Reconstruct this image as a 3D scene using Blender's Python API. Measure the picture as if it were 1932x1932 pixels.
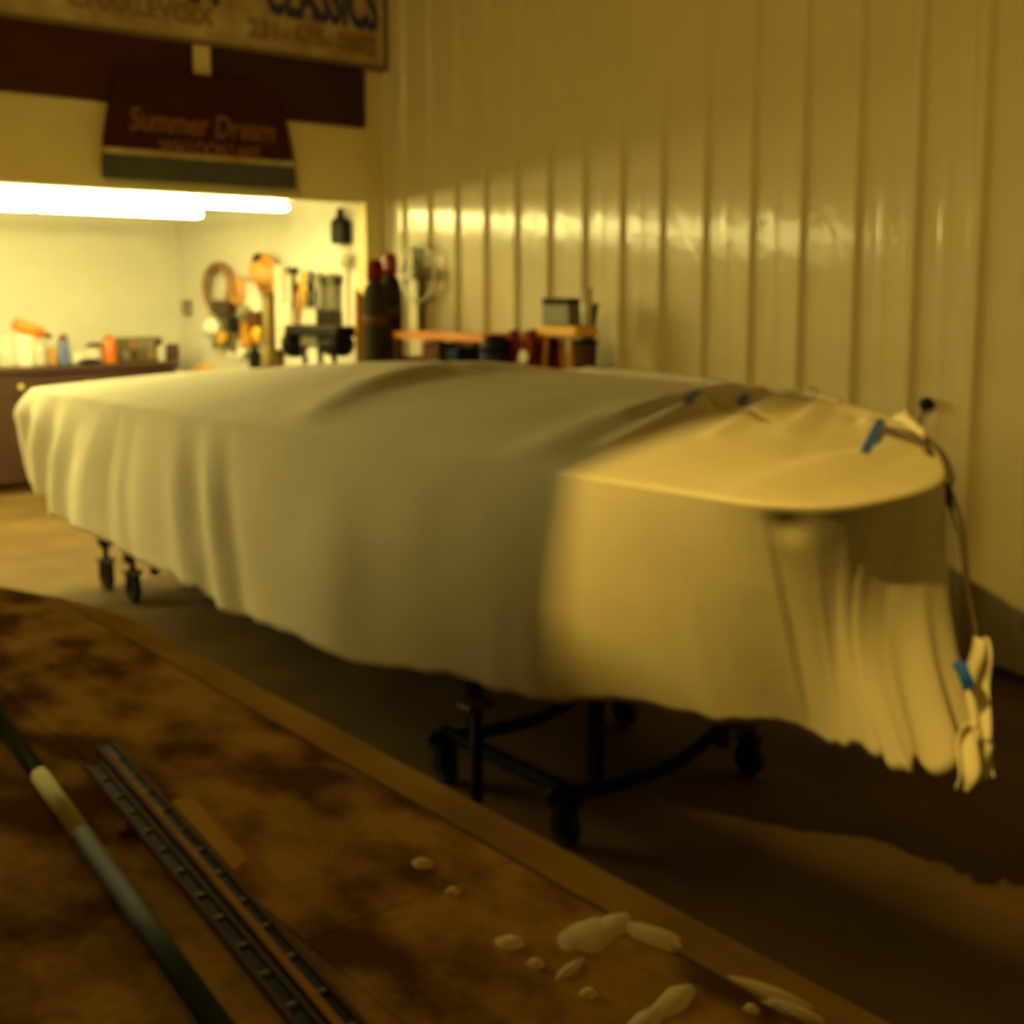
import bpy, bmesh, math, random
from mathutils import Vector, Matrix, noise
random.seed(7)
C = bpy.context.scene.collection
SC = bpy.context.scene
for o in list(bpy.data.objects): bpy.data.objects.remove(o)

# ---------------------------------------------------------------- camera
EYE = Vector((0, 0, 1.6)); PITCH = math.radians(7.4); YAW = math.radians(39.4); FPX = 2250.0; PX, PY = 966.0, 847.0
FW = Vector((math.sin(YAW)*math.cos(PITCH), math.cos(YAW)*math.cos(PITCH), -math.sin(PITCH)))
RT = Vector((math.cos(YAW), -math.sin(YAW), 0)); UP = RT.cross(FW)
cam = bpy.data.cameras.new('camera'); cam_o = bpy.data.objects.new('camera', cam); C.objects.link(cam_o)
M = Matrix((RT, UP, -FW)).transposed().to_4x4(); M.translation = EYE
cam_o.matrix_world = M
cam.sensor_width = 36; cam.sensor_fit = 'HORIZONTAL'; cam.lens = 36*FPX/1932; cam.shift_y = -(966-PY)/1932
cam.clip_start = 0.01
cam.dof.use_dof = True; cam.dof.focus_distance = 0.42; cam.dof.aperture_fstop = 15.0
SC.camera = cam_o
# ---------------------------------------------------------------- world, view, lights
w = bpy.data.worlds.new('world'); SC.world = w; w.use_nodes = True
w.node_tree.nodes['Background'].inputs[0].default_value = (0.30, 0.19, 0.03, 1)
w.node_tree.nodes['Background'].inputs[1].default_value = 0.05
SC.view_settings.view_transform = 'Standard'; SC.view_settings.look = 'None'
SC.view_settings.exposure = 0.0; SC.view_settings.gamma = 1.0; SC.view_settings.use_curve_mapping = False

TUBE_STRENGTH = 72.0
TUBE_COL = (1.0, 0.84, 0.27)
ROOM_COL = (1.0, 0.63, 0.10)

def area_light(name, loc, target, sx, sy, power, col):
    l = bpy.data.lights.new(name, 'AREA'); l.shape = 'RECTANGLE'; l.size = sx; l.size_y = sy; l.energy = power; l.color = col
    o = bpy.data.objects.new(name, l); C.objects.link(o); o.location = loc
    o.rotation_euler = (Vector(target)-Vector(loc)).to_track_quat('-Z', 'Y').to_euler()
    return o
area_light('room_light', (-1.8, 0.98, 4.3), (2.3, 2.1, 0.0), 0.07, 0.07, 195, ROOM_COL)
area_light('ambient_fill', (0.5, -1.5, 4.3), (2.5, 2.0, 1.5), 2.4, 2.4, 14, (1.0, 0.66, 0.10))  # broad fill added to lift the ambient level, no fixture hangs here

# ---------------------------------------------------------------- helpers
def ray(x, y): return FW + RT*((x-PX)/FPX) - UP*((y-PY)/FPX)
def atX(x, y, v): d = ray(x, y); return EYE + d*(v/d.x)
def atY(x, y, v): d = ray(x, y); return EYE + d*(v/d.y)
def atZ(x, y, v): d = ray(x, y); return EYE + d*((v-EYE.z)/d.z)

def lerp(a, b, t): return a + (b-a)*t

MATS = {}
def mat(name, col, rough=0.6, metal=0.0, var=0.15, scale=8.0, bump=0.0, bscale=40.0, emit=0.0, stretch=(1, 1, 1), col2=None, detail=4.0, ramp=(0.35, 0.7), spec=0.5, coat=0.0, bstretch=None):
    if name in MATS: return MATS[name]
    m = bpy.data.materials.new(name); m.use_nodes = True
    nt = m.node_tree; b = nt.nodes['Principled BSDF']
    b.inputs['Roughness'].default_value = rough; b.inputs['Metallic'].default_value = metal
    b.inputs['Specular IOR Level'].default_value = spec; b.inputs['Coat Weight'].default_value = coat
    tc = nt.nodes.new('ShaderNodeTexCoord'); mp = nt.nodes.new('ShaderNodeMapping'); mp.inputs['Scale'].default_value = stretch
    nt.links.new(tc.outputs['Object'], mp.inputs[0])
    n = nt.nodes.new('ShaderNodeTexNoise'); n.inputs['Scale'].default_value = scale; n.inputs['Detail'].default_value = detail
    nt.links.new(mp.outputs[0], n.inputs['Vector'])
    r = nt.nodes.new('ShaderNodeValToRGB'); nt.links.new(n.outputs['Fac'], r.inputs[0])
    c2 = col2 if col2 else tuple(c*(1-var) for c in col)
    r.color_ramp.elements[0].position = ramp[0]; r.color_ramp.elements[1].position = ramp[1]
    r.color_ramp.elements[0].color = (*c2, 1); r.color_ramp.elements[1].color = (*col, 1)
    nt.links.new(r.outputs[0], b.inputs['Base Color'])
    if emit: 
        b.inputs['Emission Color'].default_value = (*TUBE_COL, 1); b.inputs['Emission Strength'].default_value = emit
    if bump:
        mp2 = nt.nodes.new('ShaderNodeMapping'); mp2.inputs['Scale'].default_value = bstretch or stretch
        nt.links.new(tc.outputs['Object'], mp2.inputs[0])
        n2 = nt.nodes.new('ShaderNodeTexNoise'); n2.inputs['Scale'].default_value = bscale; n2.inputs['Detail'].default_value = 2
        nt.links.new(mp2.outputs[0], n2.inputs['Vector'])
        bp = nt.nodes.new('ShaderNodeBump'); bp.inputs['Strength'].default_value = bump; bp.inputs['Distance'].default_value = 0.02
        nt.links.new(n2.outputs['Fac'], bp.inputs['Height']); nt.links.new(bp.outputs[0], b.inputs['Normal'])
    MATS[name] = m; return m

def mesh_obj(name, bm, m, parent=None, smooth=False, loc=(0, 0, 0), rotz=0.0):
    me = bpy.data.meshes.new(name); bm.normal_update(); bm.to_mesh(me); bm.free()
    if smooth:
        for p in me.polygons: p.use_smooth = True
    me.materials.append(m)
    o = bpy.data.objects.new(name, me); C.objects.link(o)
    o.location = loc; o.rotation_euler = (0, 0, rotz)
    if parent is not None: o.parent = parent
    return o
def tag(o, label, cat, group=None):
    o['label'] = label; o['category'] = cat
    if group: o['group'] = group
    return o
def thing(name, label, cat, loc=(0, 0, 0), rotz=0.0, group=None):
    o = bpy.data.objects.new(name, None); o.empty_display_size = 0.1; C.objects.link(o)
    o.location = loc; o.rotation_euler = (0, 0, rotz)
    return tag(o, label, cat, group)
def struct(o): o['kind'] = 'structure'; return o

def box(bm, x0, x1, y0, y1, z0, z1, bev=0.0, mtx=None):
    r = bmesh.ops.create_cube(bm, size=1.0)
    vs = r['verts']
    bmesh.ops.scale(bm, vec=(abs(x1-x0), abs(y1-y0), abs(z1-z0)), verts=vs)
    bmesh.ops.translate(bm, vec=((x0+x1)/2, (y0+y1)/2, (z0+z1)/2), verts=vs)
    if bev:
        es = list({e for v in vs for e in v.link_edges})
        r2 = bmesh.ops.bevel(bm, geom=es, offset=bev, segments=2, affect='EDGES', profile=0.5)
        vs = list({v for f in r2['faces'] for v in f.verts} | {v for v in vs if v.is_valid})
    if mtx is not None: bmesh.ops.transform(bm, matrix=mtx, verts=vs)
    return vs
def bxm(*a, **k):
    bm = bmesh.new(); box(bm, *a, **k); return bm

def tube(bm, pts, rad, n=10, cap=True):
    """swept round tube; rad a number or a list"""
    pts = [Vector(p) for p in pts]; rads = rad if isinstance(rad, (list, tuple)) else [rad]*len(pts)
    rings = []; prev = None
    for i, p in enumerate(pts):
        d = (pts[min(i+1, len(pts)-1)]-pts[max(i-1, 0)]).normalized()
        if prev is None:
            a = d.cross(Vector((0, 0, 1)))
            if a.length < 1e-3: a = d.cross(Vector((1, 0, 0)))
            a.normalize()
        else:
            a = (prev - d*prev.dot(d)).normalized()
        prev = a; b = d.cross(a)
        rings.append([bm.verts.new(p + (a*math.cos(2*math.pi*k/n)+b*math.sin(2*math.pi*k/n))*rads[i]) for k in range(n)])
    for i in range(len(rings)-1):
        for k in range(n):
            bm.faces.new((rings[i][k], rings[i][(k+1) % n], rings[i+1][(k+1) % n], rings[i+1][k]))
    if cap:
        bm.faces.new(rings[0][::-1]); bm.faces.new(rings[-1])
def tbm(pts, rad, n=10):
    bm = bmesh.new(); tube(bm, pts, rad, n); bmesh.ops.recalc_face_normals(bm, faces=bm.faces); return bm
def lathe(prof, n=24, bm=None, loc=(0, 0, 0), axis='Z'):
    """prof: list of (r, z)"""
    own = bm is None
    if own: bm = bmesh.new()
    rings = []
    for r, z in prof:
        ring = []
        for k in range(n):
            a = 2*math.pi*k/n; v = Vector((r*math.cos(a), r*math.sin(a), z))
            if axis == 'X': v = Vector((v.z, v.x, v.y))
            if axis == 'Y': v = Vector((v.x, v.z, v.y))
            ring.append(bm.verts.new(v+Vector(loc)))
        rings.append(ring)
    for i in range(len(rings)-1):
        for k in range(n):
            bm.faces.new((rings[i][k], rings[i][(k+1) % n], rings[i+1][(k+1) % n], rings[i+1][k]))
    bm.faces.new(rings[0][::-1]); bm.faces.new(rings[-1])
    bmesh.ops.recalc_face_normals(bm, faces=bm.faces)
    return bm
def prism(poly, d0, d1, plane='YZ', bev=0.0):
    """poly of 2-D points extruded; plane YZ -> along X, XZ -> along Y, XY -> along Z"""
    bm = bmesh.new()
    def P(p, d):
        return {'YZ': Vector((d, p[0], p[1])), 'XZ': Vector((p[0], d, p[1])), 'XY': Vector((p[0], p[1], d))}[plane]
    a = [bm.verts.new(P(p, d0)) for p in poly]; b = [bm.verts.new(P(p, d1)) for p in poly]
    bm.faces.new(a); bm.faces.new(b[::-1])
    for i in range(len(poly)):
        j = (i+1) % len(poly); bm.faces.new((a[i], b[i], b[j], a[j]))
    bmesh.ops.recalc_face_normals(bm, faces=bm.faces)
    if bev: bmesh.ops.bevel(bm, geom=list(bm.edges), offset=bev, segments=1, affect='EDGES')
    return bm
def blob(rx, ry, rz, seed=0, amp=0.2, sub=3):
    bm = bmesh.new(); bmesh.ops.create_icosphere(bm, subdivisions=sub, radius=1.0)
    for v in bm.verts:
        k = 1+amp*noise.noise(v.co*1.7+Vector((seed*3.1, seed*1.7, seed)))
        v.co = Vector((v.co.x*rx*k, v.co.y*ry*k, v.co.z*rz*k))
    return bm
def text_mesh(body, size, extrude, m, name, loc, parent, width=None, shear=0.0, offset=0.0, spacing=1.0):
    cu = bpy.data.curves.new('txt', 'FONT'); cu.body = body; cu.size = size; cu.extrude = extrude; cu.shear = shear
    cu.offset = offset; cu.space_character = spacing; cu.resolution_u = 3
    t = bpy.data.objects.new('txt', cu); C.objects.link(t)
    bpy.context.view_layer.update()
    me = bpy.data.meshes.new_from_object(t.evaluated_get(bpy.context.evaluated_depsgraph_get()))
    bpy.data.objects.remove(t); bpy.data.curves.remove(cu)
    x0 = min(v.co.x for v in me.vertices); x1 = max(v.co.x for v in me.vertices)
    k = (width/(x1-x0)) if width else 1.0
    me.transform(Matrix.Translation((0, 0, 0)) @ Matrix.Rotation(math.pi/2, 4, 'X') @ Matrix.Diagonal((k, 1, 1, 1)) @ Matrix.Translation((-x0, 0, 0)))
    me.materials.clear(); me.materials.append(m)
    o = bpy.data.objects.new(name, me); C.objects.link(o); o.location = loc; o.parent = parent
    return o

# ---------------------------------------------------------------- materials
m_floor = mat('concrete', (0.155, 0.100, 0.034), 0.75, spec=.2, scale=2.2, col2=(0.10, 0.062, 0.02), bump=0.15, bscale=30)
m_sheet = mat('painted_sheet_metal', (0.56, 0.50, 0.34), 0.12, var=0.05, scale=3, bump=0.10, bscale=9.0, bstretch=(1, 2.2, 0.9), spec=0.20)
m_dim = mat('dim_rough_lining', (0.16, 0.12, 0.07), 0.8)
m_header = mat('painted_board', (0.60, 0.50, 0.25), 0.7, var=0.08, scale=3)
m_baywall = mat('white_painted_wall', (0.63, 0.61, 0.53), 0.7, var=0.06, scale=3)
m_ceil = mat('ceiling_liner', (0.5, 0.46, 0.4), 0.8)
m_cream = mat('cream_paint', (0.46, 0.38, 0.20), 0.7, col2=(0.28, 0.18, 0.07), scale=5)
m_signedge = mat('weathered_wood_frame', (0.16, 0.10, 0.05), 0.7, scale=14)
m_maroon = mat('maroon_board', (0.06, 0.013, 0.004), 0.8, spec=.2, scale=5, var=0.3)
m_brownboard = mat('dark_brown_board', (0.042, 0.017, 0.005), 0.8, spec=.2, scale=5, var=0.3)
m_mahog = mat('mahogany_planks', (0.055, 0.014, 0.002), 0.8, spec=.05, scale=4, var=0.4, stretch=(1, 1, 8))
m_gold = mat('gold_leaf_lettering', (0.17, 0.075, 0.012), 0.5)
m_teal = mat('slate_green_paint', (0.05, 0.06, 0.05), 0.5, var=0.3)
m_blueink = mat('navy_sign_paint', (0.03, 0.035, 0.10), 0.6)
m_ink = mat('faded_brown_sign_paint', (0.20, 0.14, 0.07), 0.7)
m_tube = mat('fluorescent_glow', (1, 1, 1), 0.5, emit=TUBE_STRENGTH)
m_white = mat('white_enamel', (0.8, 0.78, 0.72), 0.4)
m_cloth = mat('canvas_drop_cloth', (0.93, 0.86, 0.68), 0.85, var=0.06, scale=3, bump=0.12, bscale=7, spec=0.2)
m_black = mat('black_steel', (0.006, 0.005, 0.005), 0.6, spec=.15)
m_rubber = mat('black_rubber', (0.010, 0.010, 0.010), 0.8)
m_rust = mat('rusty_steel', (0.06, 0.03, 0.015), 0.6)
m_tape = mat('blue_masking_tape', (0.03, 0.17, 1.0), 0.6, var=0.05)
m_hull = mat('varnished_hull', (0.05, 0.02, 0.01), 0.4)
m_rail = mat('dark_rub_rail', (0.12, 0.09, 0.05), 0.5)
m_bench = mat('stained_bench_wood', (0.46, 0.27, 0.06), 0.8, col2=(0.13, 0.058, 0.012), scale=6.0, detail=7, stretch=(1.6, 0.9, 1), ramp=(0.40, 0.62), bump=0.15, bscale=40, spec=.0)
m_edge = mat('pale_bench_edging', (0.52, 0.31, 0.07), 0.8, spec=0.0, scale=7, var=0.45, stretch=(1, .5, 1))
m_pine = mat('pale_pine', (0.60, 0.34, 0.05), 0.8, spec=0.0, scale=9, var=0.25, stretch=(4, .6, 1))
m_putty = mat('dried_cream_putty', (0.85, 0.70, 0.36), 0.8, spec=0.0, scale=20, var=0.2)
m_slate = mat('slate_blue_paint', (0.035, 0.045, 0.055), 0.7, spec=.1)
m_palegreen = mat('pale_green_paint', (0.60, 0.55, 0.20), 0.7, spec=.1)
m_cab = mat('brown_cabinet_wood', (0.045, 0.015, 0.004), 0.5, scale=6, var=0.35, stretch=(1, 1, .4))
m_orange = mat('orange_plastic', (0.45, 0.12, 0.003), 0.4)
m_orange2 = mat('amber_orange_plastic', (0.60, 0.20, 0.01), 0.4)
m_red = mat('red_paint', (0.16, 0.010, 0.005), 0.45)
m_dred = mat('dark_red_paint', (0.12, 0.012, 0.004), 0.8, spec=.05)
m_blue = mat('blue_label_paint', (0.08, 0.12, 0.30), 0.5)
m_navy = mat('blue_black_plastic', (0.012, 0.018, 0.03), 0.7, spec=.1)
m_yel = mat('yellow_paint', (0.75, 0.42, 0.03), 0.5)
m_ochre = mat('ochre_wood', (0.42, 0.20, 0.025), 0.8, spec=.05)
m_tan = mat('tan_leather', (0.52, 0.27, 0.06), 0.6)
m_grey = mat('grey_metal', (0.20, 0.18, 0.13), 0.6, spec=.2)
m_greygreen = mat('grey_green_paint', (0.10, 0.09, 0.03), 0.5)
m_dkgreen = mat('dark_olive_cylinder_paint', (0.028, 0.022, 0.007), 0.8, spec=.1)
m_brown = mat('brown_rubber_hose', (0.25, 0.13, 0.05), 0.6)
m_dbrown = mat('dark_brown_wood', (0.09, 0.042, 0.010), 0.8, spec=.1)
m_khaki = mat('khaki_cloth', (0.30, 0.23, 0.09), 0.9, spec=.1)
m_rag = mat('off_white_rag', (0.75, 0.70, 0.58), 0.9)
m_clear = mat('milky_plastic', (0.50, 0.48, 0.40), 0.35)
m_peg = mat('pale_pegboard', (0.60, 0.58, 0.48), 0.7)

# ================================================================ SETTING
WX = 4.704; HY = 7.12; TOP = 4.6
struct(mesh_obj('floor', bxm(-6, 4.85, -4.2, 10.75, -0.12, 0.0), m_floor))
struct(mesh_obj('ceiling', bxm(-6, 4.85, -4.2, 7.24, TOP, TOP+0.1), m_dim))
struct(mesh_obj('ceiling_bay', bxm(-3, 4.85, 7.242, 10.75, 2.62, 2.72), m_ceil))
# ribbed sheet metal wall, one part per 3-rib sheet
wall_r = struct(mesh_obj('wall_right', bxm(WX+0.012, WX+0.14, -4.2, 7.24, 0.0, TOP), m_header))
PIT = 0.3024; Y0 = 2.667
def sheet_profile(n=3):
    pr = []; rh = 0.030
    pr.append((0.0, 0.0))
    for k in range(n):
        c = PIT*(k+0.5)
        pr += [(c-0.046, 0), (c-0.022, rh), (c+0.022, rh), (c+0.046, 0)]
        if k < n-1:
            mcen = PIT*(k+1)
            pr += [(mcen-0.03, 0), (mcen-0.018, .0025), (mcen+0.018, .0025), (mcen+0.03, 0)]
    pr.append((PIT*n, 0.0)); return pr
def sheet_bm():
    bm = bmesh.new(); pr = sheet_profile(); levels = [0.035, 1.2, 2.4, 3.5, TOP]
    front = [[bm.verts.new((-h, y, z)) for (y, h) in pr] for z in levels]
    back = [[bm.verts.new((0.006-h, y, z)) for (y, h) in pr] for z in levels]
    for g, fl in ((front, 0), (back, 1)):
        for i in range(len(levels)-1):
            for j in range(len(pr)-1):
                q = (g[i][j], g[i][j+1], g[i+1][j+1], g[i+1][j]); bm.faces.new(q if fl else q[::-1])
    for i in range(len(levels)-1):
        for j in (0, len(pr)-1):
            bm.faces.new((front[i][j], back[i][j], back[i+1][j], front[i+1][j]))
    for i in (0, len(levels)-1):
        for j in range(len(pr)-1):
            bm.faces.new((front[i][j], front[i][j+1], back[i][j+1], back[i][j]))
    bmesh.ops.recalc_face_normals(bm, faces=bm.faces); return bm
sh0 = None
for j in range(-7, 5):
    y = Y0-PIT/2+j*PIT*3
    if sh0 is None: s = sh0 = mesh_obj('metal_sheet', sheet_bm(), m_sheet, wall_r, loc=(WX, y, 0))
    else:
        s = sh0.copy(); C.objects.link(s); s.parent = wall_r; s.location = (WX, y, 0)
struct(mesh_obj('trim_1', bxm(WX-0.02, WX+0.006, Y0-PIT/2+15*PIT+0.001, HY-0.001, 0.03, TOP, bev=0.003), m_sheet))
struct(mesh_obj('baseboard_right', bxm(WX-0.03, WX-0.001, -4.2, HY-0.001, 0.0, 0.032, bev=0.004), m_rust))
# header wall above the opened bay with right jamb, one L-shaped mesh
OPX = 4.54; OPZ = 2.225
struct(mesh_obj('wall_back', prism([(-6, 0), (-3, 0), (-3, OPZ), (OPX, OPZ), (OPX, 0), (WX+0.01, 0), (WX+0.01, TOP), (-6, TOP)], HY, HY+0.12, 'XZ'), m_header))
struct(mesh_obj('wall_bay_right', bxm(WX, WX+0.12, 7.242, 10.62, 0.0, 2.62), m_baywall))
struct(mesh_obj('wall_bay_back', bxm(-3, WX+0.12, 10.622, 10.74, 0.0, 2.62), m_baywall))
struct(mesh_obj('wall_bay_left', bxm(-3.12, -3.0, 7.242, 10.74, 0.0, 2.62), m_baywall))
struct(mesh_obj('wall_left', bxm(-6.12, -6, -4.2, 7.24, 0, TOP), m_dim))
struct(mesh_obj('wall_front', bxm(-6, 4.85, -4.32, -4.2, 0, TOP), m_dim))
struct(mesh_obj('light_blocker', prism([(-4.15, 0), (-4.15, 3.09), (1.42, 3.09), (1.31, 3.6), (3.4, 3.6), (3.4, 0)], -0.62, -0.52, 'YZ'), m_dim))  # unseen panel, added and cut to shade the boat, bench and floor

# ================================================================ BOAT COVER
# control stations round the boat: gunwale xyz, hem xyz
CT = [
 ((2.05, 6.54, 1.092), (2.09, 6.60, .56)),
 ((2.00, 5.80, 1.105), (1.95, 5.80, .51)),
 ((2.00, 5.00, 1.115), (1.91, 5.05, .50)),
 ((2.00, 4.20, 1.125), (1.87, 4.15, .49)),
 ((2.00, 3.40, 1.135), (1.85, 3.40, .49)),
 ((2.00, 2.75, 1.14), (1.93, 2.80, .50)),
 ((2.00, 2.25, 1.145), (2.08, 2.36, .51)),
 ((2.00, 1.88, 1.15), (2.28, 1.98, .52)),
 ((2.03, 1.62, 1.15), (2.40, 1.74, .51)),
 ((2.16, 1.50, 1.15), (2.40, 1.58, .51)),
 ((2.38, 1.49, 1.15), (2.44, 1.47, .50)),
 ((2.58, 1.53, 1.155), (2.61, 1.41, .49)),
 ((2.74, 1.62, 1.17), (2.76, 1.57, .50)),
 ((2.92, 1.77, 1.195), (2.92, 1.80, .56)),
 ((3.10, 2.00, 1.235), (3.08, 2.06, .70)),
 ((3.28, 2.36, 1.25), (3.30, 2.36, .80)),
 ((3.42, 2.90, 1.262), (3.48, 2.90, .75)),
 ((3.50, 3.60, 1.262), (3.58, 3.60, .60)),
 ((3.52, 4.50, 1.235), (3.62, 4.50, .52)),
 ((3.50, 5.40, 1.18), (3.58, 5.40, .50)),
 ((3.46, 6.30, 1.12), (3.50, 6.42, .50)),
 ((3.20, 6.52, 1.12), (3.22, 6.62, .50)),
 ((2.75, 6.60, 1.13), (2.75, 6.68, .50)),
 ((2.28, 6.60, 1.105), (2.30, 6.68, .54)),
]
def cr(p0, p1, p2, p3, t):
    return 0.5*((2*p1)+(-p0+p2)*t+(2*p0-5*p1+4*p2-p3)*t*t+(-p0+3*p1-3*p2+p3)*t*t*t)
def loop_at(which, u):
    n = len(CT); i = int(math.floor(u)); t = u-i
    P = [Vector(CT[(i+k) % n][which]) for k in (-1, 0, 1, 2)]
    return cr(*P, t)
ZS = [(1.4, 1.16), (1.8, 1.20), (2.1, 1.235), (2.6, 1.255), (3.0, 1.262), (3.35, 1.27), (3.62, 1.285), (3.85, 1.318), (4.2, 1.312), (4.8, 1.275), (5.4, 1.225), (6.0, 1.185), (6.5, 1.15)]
def zs(y):
    if y <= ZS[0][0]: return ZS[0][1]
    for a, b in zip(ZS, ZS[1:]):
        if y <= b[0]:
            t = (y-a[0])/(b[0]-a[0]); t = t*t*(3-2*t)*0.5+t*0.5; return lerp(a[1], b[1], t)
    return ZS[-1][1]
# fold ridges on top: (x0,y0,x1,y1,width,height)
FOLDS = [(3.24, 2.60, 2.25, 2.30, .035, .032), (3.22, 2.46, 2.45, 2.12, .03, .028), (3.16, 2.30, 2.60, 2.00, .03, .016), (3.30, 2.75, 2.5, 2.52, .035, .026),
         (3.12, 2.20, 2.45, 1.85, .03, -.012), (2.80, 1.78, 2.05, 1.72, .05, .016), (2.80, 1.74, 2.2, 1.60, .035, -.010),
         (3.02, 2.02, 2.85, 1.92, .03, .016), (3.10, 2.12, 2.92, 2.02, .025, -.014), (2.02, 3.66, 3.45, 4.05, .10, .018), (2.0, 2.42, 3.2, 2.75, .10, .012)]
def seg_d(x, y, f):
    ax, ay, bx_, by = f[:4]; dx, dy = bx_-ax, by-ay; L2 = dx*dx+dy*dy
    t = max(0, min(1, ((x-ax)*dx+(y-ay)*dy)/L2)); return math.hypot(x-ax-t*dx, y-ay-t*dy), t
def top_z(x, y, gz, r):
    zc = zs(y)
    s = 1-r  # 1 at spine, 0 at rim
    prof = math.sin(min(1, s)*math.pi/2)**0.9
    z = gz+(zc-gz)*prof
    for f in FOLDS:
        d, t = seg_d(x, y, f)
        z += f[5]*math.exp(-(d/f[4])**2)*(0.35+0.65*math.sin(math.pi*min(1, t+0.25)))*min(1, s*6)
    z += 0.006*noise.noise(Vector((x*2.3, y*2.0, 1.3)))
    return z
PLEATS = [  # u centre on the loop (0 = stern near corner), width in u, depth (m), slant
 (23.60, .12, .030, -.1), (23.82, .09, -.026, -.1), (0.04, .10, .030, -.12), (0.24, .09, -.035, -.15), (0.45, .10, .030, -.2), (0.66, .10, -.028, -.25), (0.90, .10, .022, -.3), (1.15, .10, -.014, -.3), (1.5, .13, .012, -.2), (1.85, .10, -.012, .05),
 (2.10, .10, -.012, .12), (2.75, .10, .012, .34), (2.95, .09, -.014, .38), (3.15, .10, .014, .40), (3.32, .08, -.012, .42), (4.3, .2, .008, .3), (5.2, .25, -.006, .1)]
def build_cover():
    NL = 560; NT = 40; NS = 40
    bm = bmesh.new(); n = len(CT); grid = []
    for i in range(NL):
        u = i*n/NL
        g = loop_at(0, u); h = loop_at(1, u); col = []
        sy = min(6.0, max(2.15, g.y)); sx = 2.85 if sy > 2.8 else lerp(2.74, 2.85, (sy-2.15)/.65)
        for k in range(NT):
            r = (k/NT)**0.65
            x = lerp(sx, g.x, r); y = lerp(sy, g.y, r)
            col.append(Vector((x, y, top_z(x, y, g.z, r))))
        # outward direction
        g2 = loop_at(0, u+0.05); g1 = loop_at(0, u-0.05); tn = (g2-g1); tn.z = 0; tn.normalize(); out = Vector((-tn.y, tn.x, 0))
        if out.dot(Vector((g.x-2.75, g.y-4.0 if g.y > 3 else g.y-2.4, 0))) < 0: out = -out
        hm = h.copy()
        bowk = math.exp(-((u-10.8)/1.3)**2)
        hm.z += 0.012*math.sin(u*5.1)+0.010*noise.noise(Vector((u*6, 0, 0))) - bowk*0.05*abs(math.sin(u*3.9))
        hm.z += 0.05*math.exp(-((u-10.05)/.13)**2) + 0.035*math.exp(-((u-9.35)/.08)**2) + 0.07*math.exp(-((u-10.65)/.13)**2) + 0.03*math.exp(-((u-3.02)/.03)**2)
        for k in range(NS+1):
            r = (k/NS)**1.35
            p = g.lerp(hm, r)
            # tight edge then a gentle belly
            belly = 0.03*math.sin(math.pi*r)*(1 if u < 8 or u > 13 else .2)+(.05*math.exp(-((u if u < 12 else u-n)/.35)**2-((r-.2)/.16)**2))
            d = belly - 0.085*math.exp(-((u-9.7)/1.7)**2)*math.sin(math.pi*r**1.0)
            for (uc, wd, dp, sl) in PLEATS:
                du = u-(uc+sl*(r-0.5)); du = (du+n/2) % n-n/2
                d += 1.5*dp*math.exp(-(du/(wd*(0.8+.5*r)))**2)*min(1, r*2.2)
            d += 0.012*noise.noise(Vector((u*1.3, r*1.2, 5.0)))*min(1, r*3)
            d += bowk*0.018*math.sin(u*9+2*r)*r**4
            if r < 0.04: d *= r/0.04
            # dimple below the edge by the bow corner
            col.append(p+out*(d-0.014*math.exp(-((u-8.25)/.22)**2-((r-0.08)/.05)**2)))
        grid.append([bm.verts.new(c) for c in col])
    m_ = len(grid[0])
    for i in range(NL):
        j = (i+1) % NL
        for k in range(m_-1):
            try: bm.faces.new((grid[i][k], grid[j][k], grid[j][k+1], grid[i][k+1]))
            except ValueError: pass
    bmesh.ops.remove_doubles(bm, verts=bm.verts, dist=1e-5)
    bmesh.ops.recalc_face_normals(bm, faces=bm.faces)
    return bm
cover = thing('boat_cover', 'large cream canvas cover draped over the boat on its dollies', 'boat cover', (2.75, 3.9, 0.45))
def child(name, bm, m, parent, smooth=False):
    """mesh given in world coordinates, parented to an unrotated empty"""
    bmesh.ops.translate(bm, vec=-Vector(parent.location), verts=bm.verts)
    return mesh_obj(name, bm, m, parent, smooth)
cv = child('canvas', build_cover(), m_cloth, cover, True)
md = cv.modifiers.new('thick', 'SOLIDIFY'); md.thickness = 0.005; md.offset = 1
# frayed outer edge folded over the far gunwale: ruffle strip
def ruffle(u0, u1, h, seed):
    bm = bmesh.new(); N = int((u1-u0)*26); prev = None
    for i in range(N+1):
        u = lerp(u0, u1, i/N); g = loop_at(0, u)
        a = noise.noise(Vector((u*5.5, seed, 0))); b = noise.noise(Vector((u*9.5, seed+4, 0)))
        e = math.sin(math.pi*i/N)**0.5
        hh = h*e*(0.55+1.1*abs(a))
        pts = [g+Vector((-0.03, -0.01, 0.004)), g+Vector((-.005, 0, .012+hh*.6)), g+Vector((.012+.02*b, .01, .010+hh)), g+Vector((.035+.01*a, .01, hh*.4)), g+Vector((.03, .01, -.02))]
        vs = [bm.verts.new(p) for p in pts]
        if prev:
            for k in range(4): bm.faces.new((prev[k], prev[k+1], vs[k+1], vs[k]))
        prev = vs
    bmesh.ops.recalc_face_normals(bm, faces=bm.faces); return bm
for (a, b, h, s) in ((15.95, 17.4, .030, 2), (14.85, 15.55, .026, 5), (13.1, 13.95, .034, 9)):
    o = child('gathered_edge', ruffle(a, b, h, s), m_cloth, cover, True)
    mo = o.modifiers.new('thick', 'SOLIDIFY'); mo.thickness = 0.004
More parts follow.
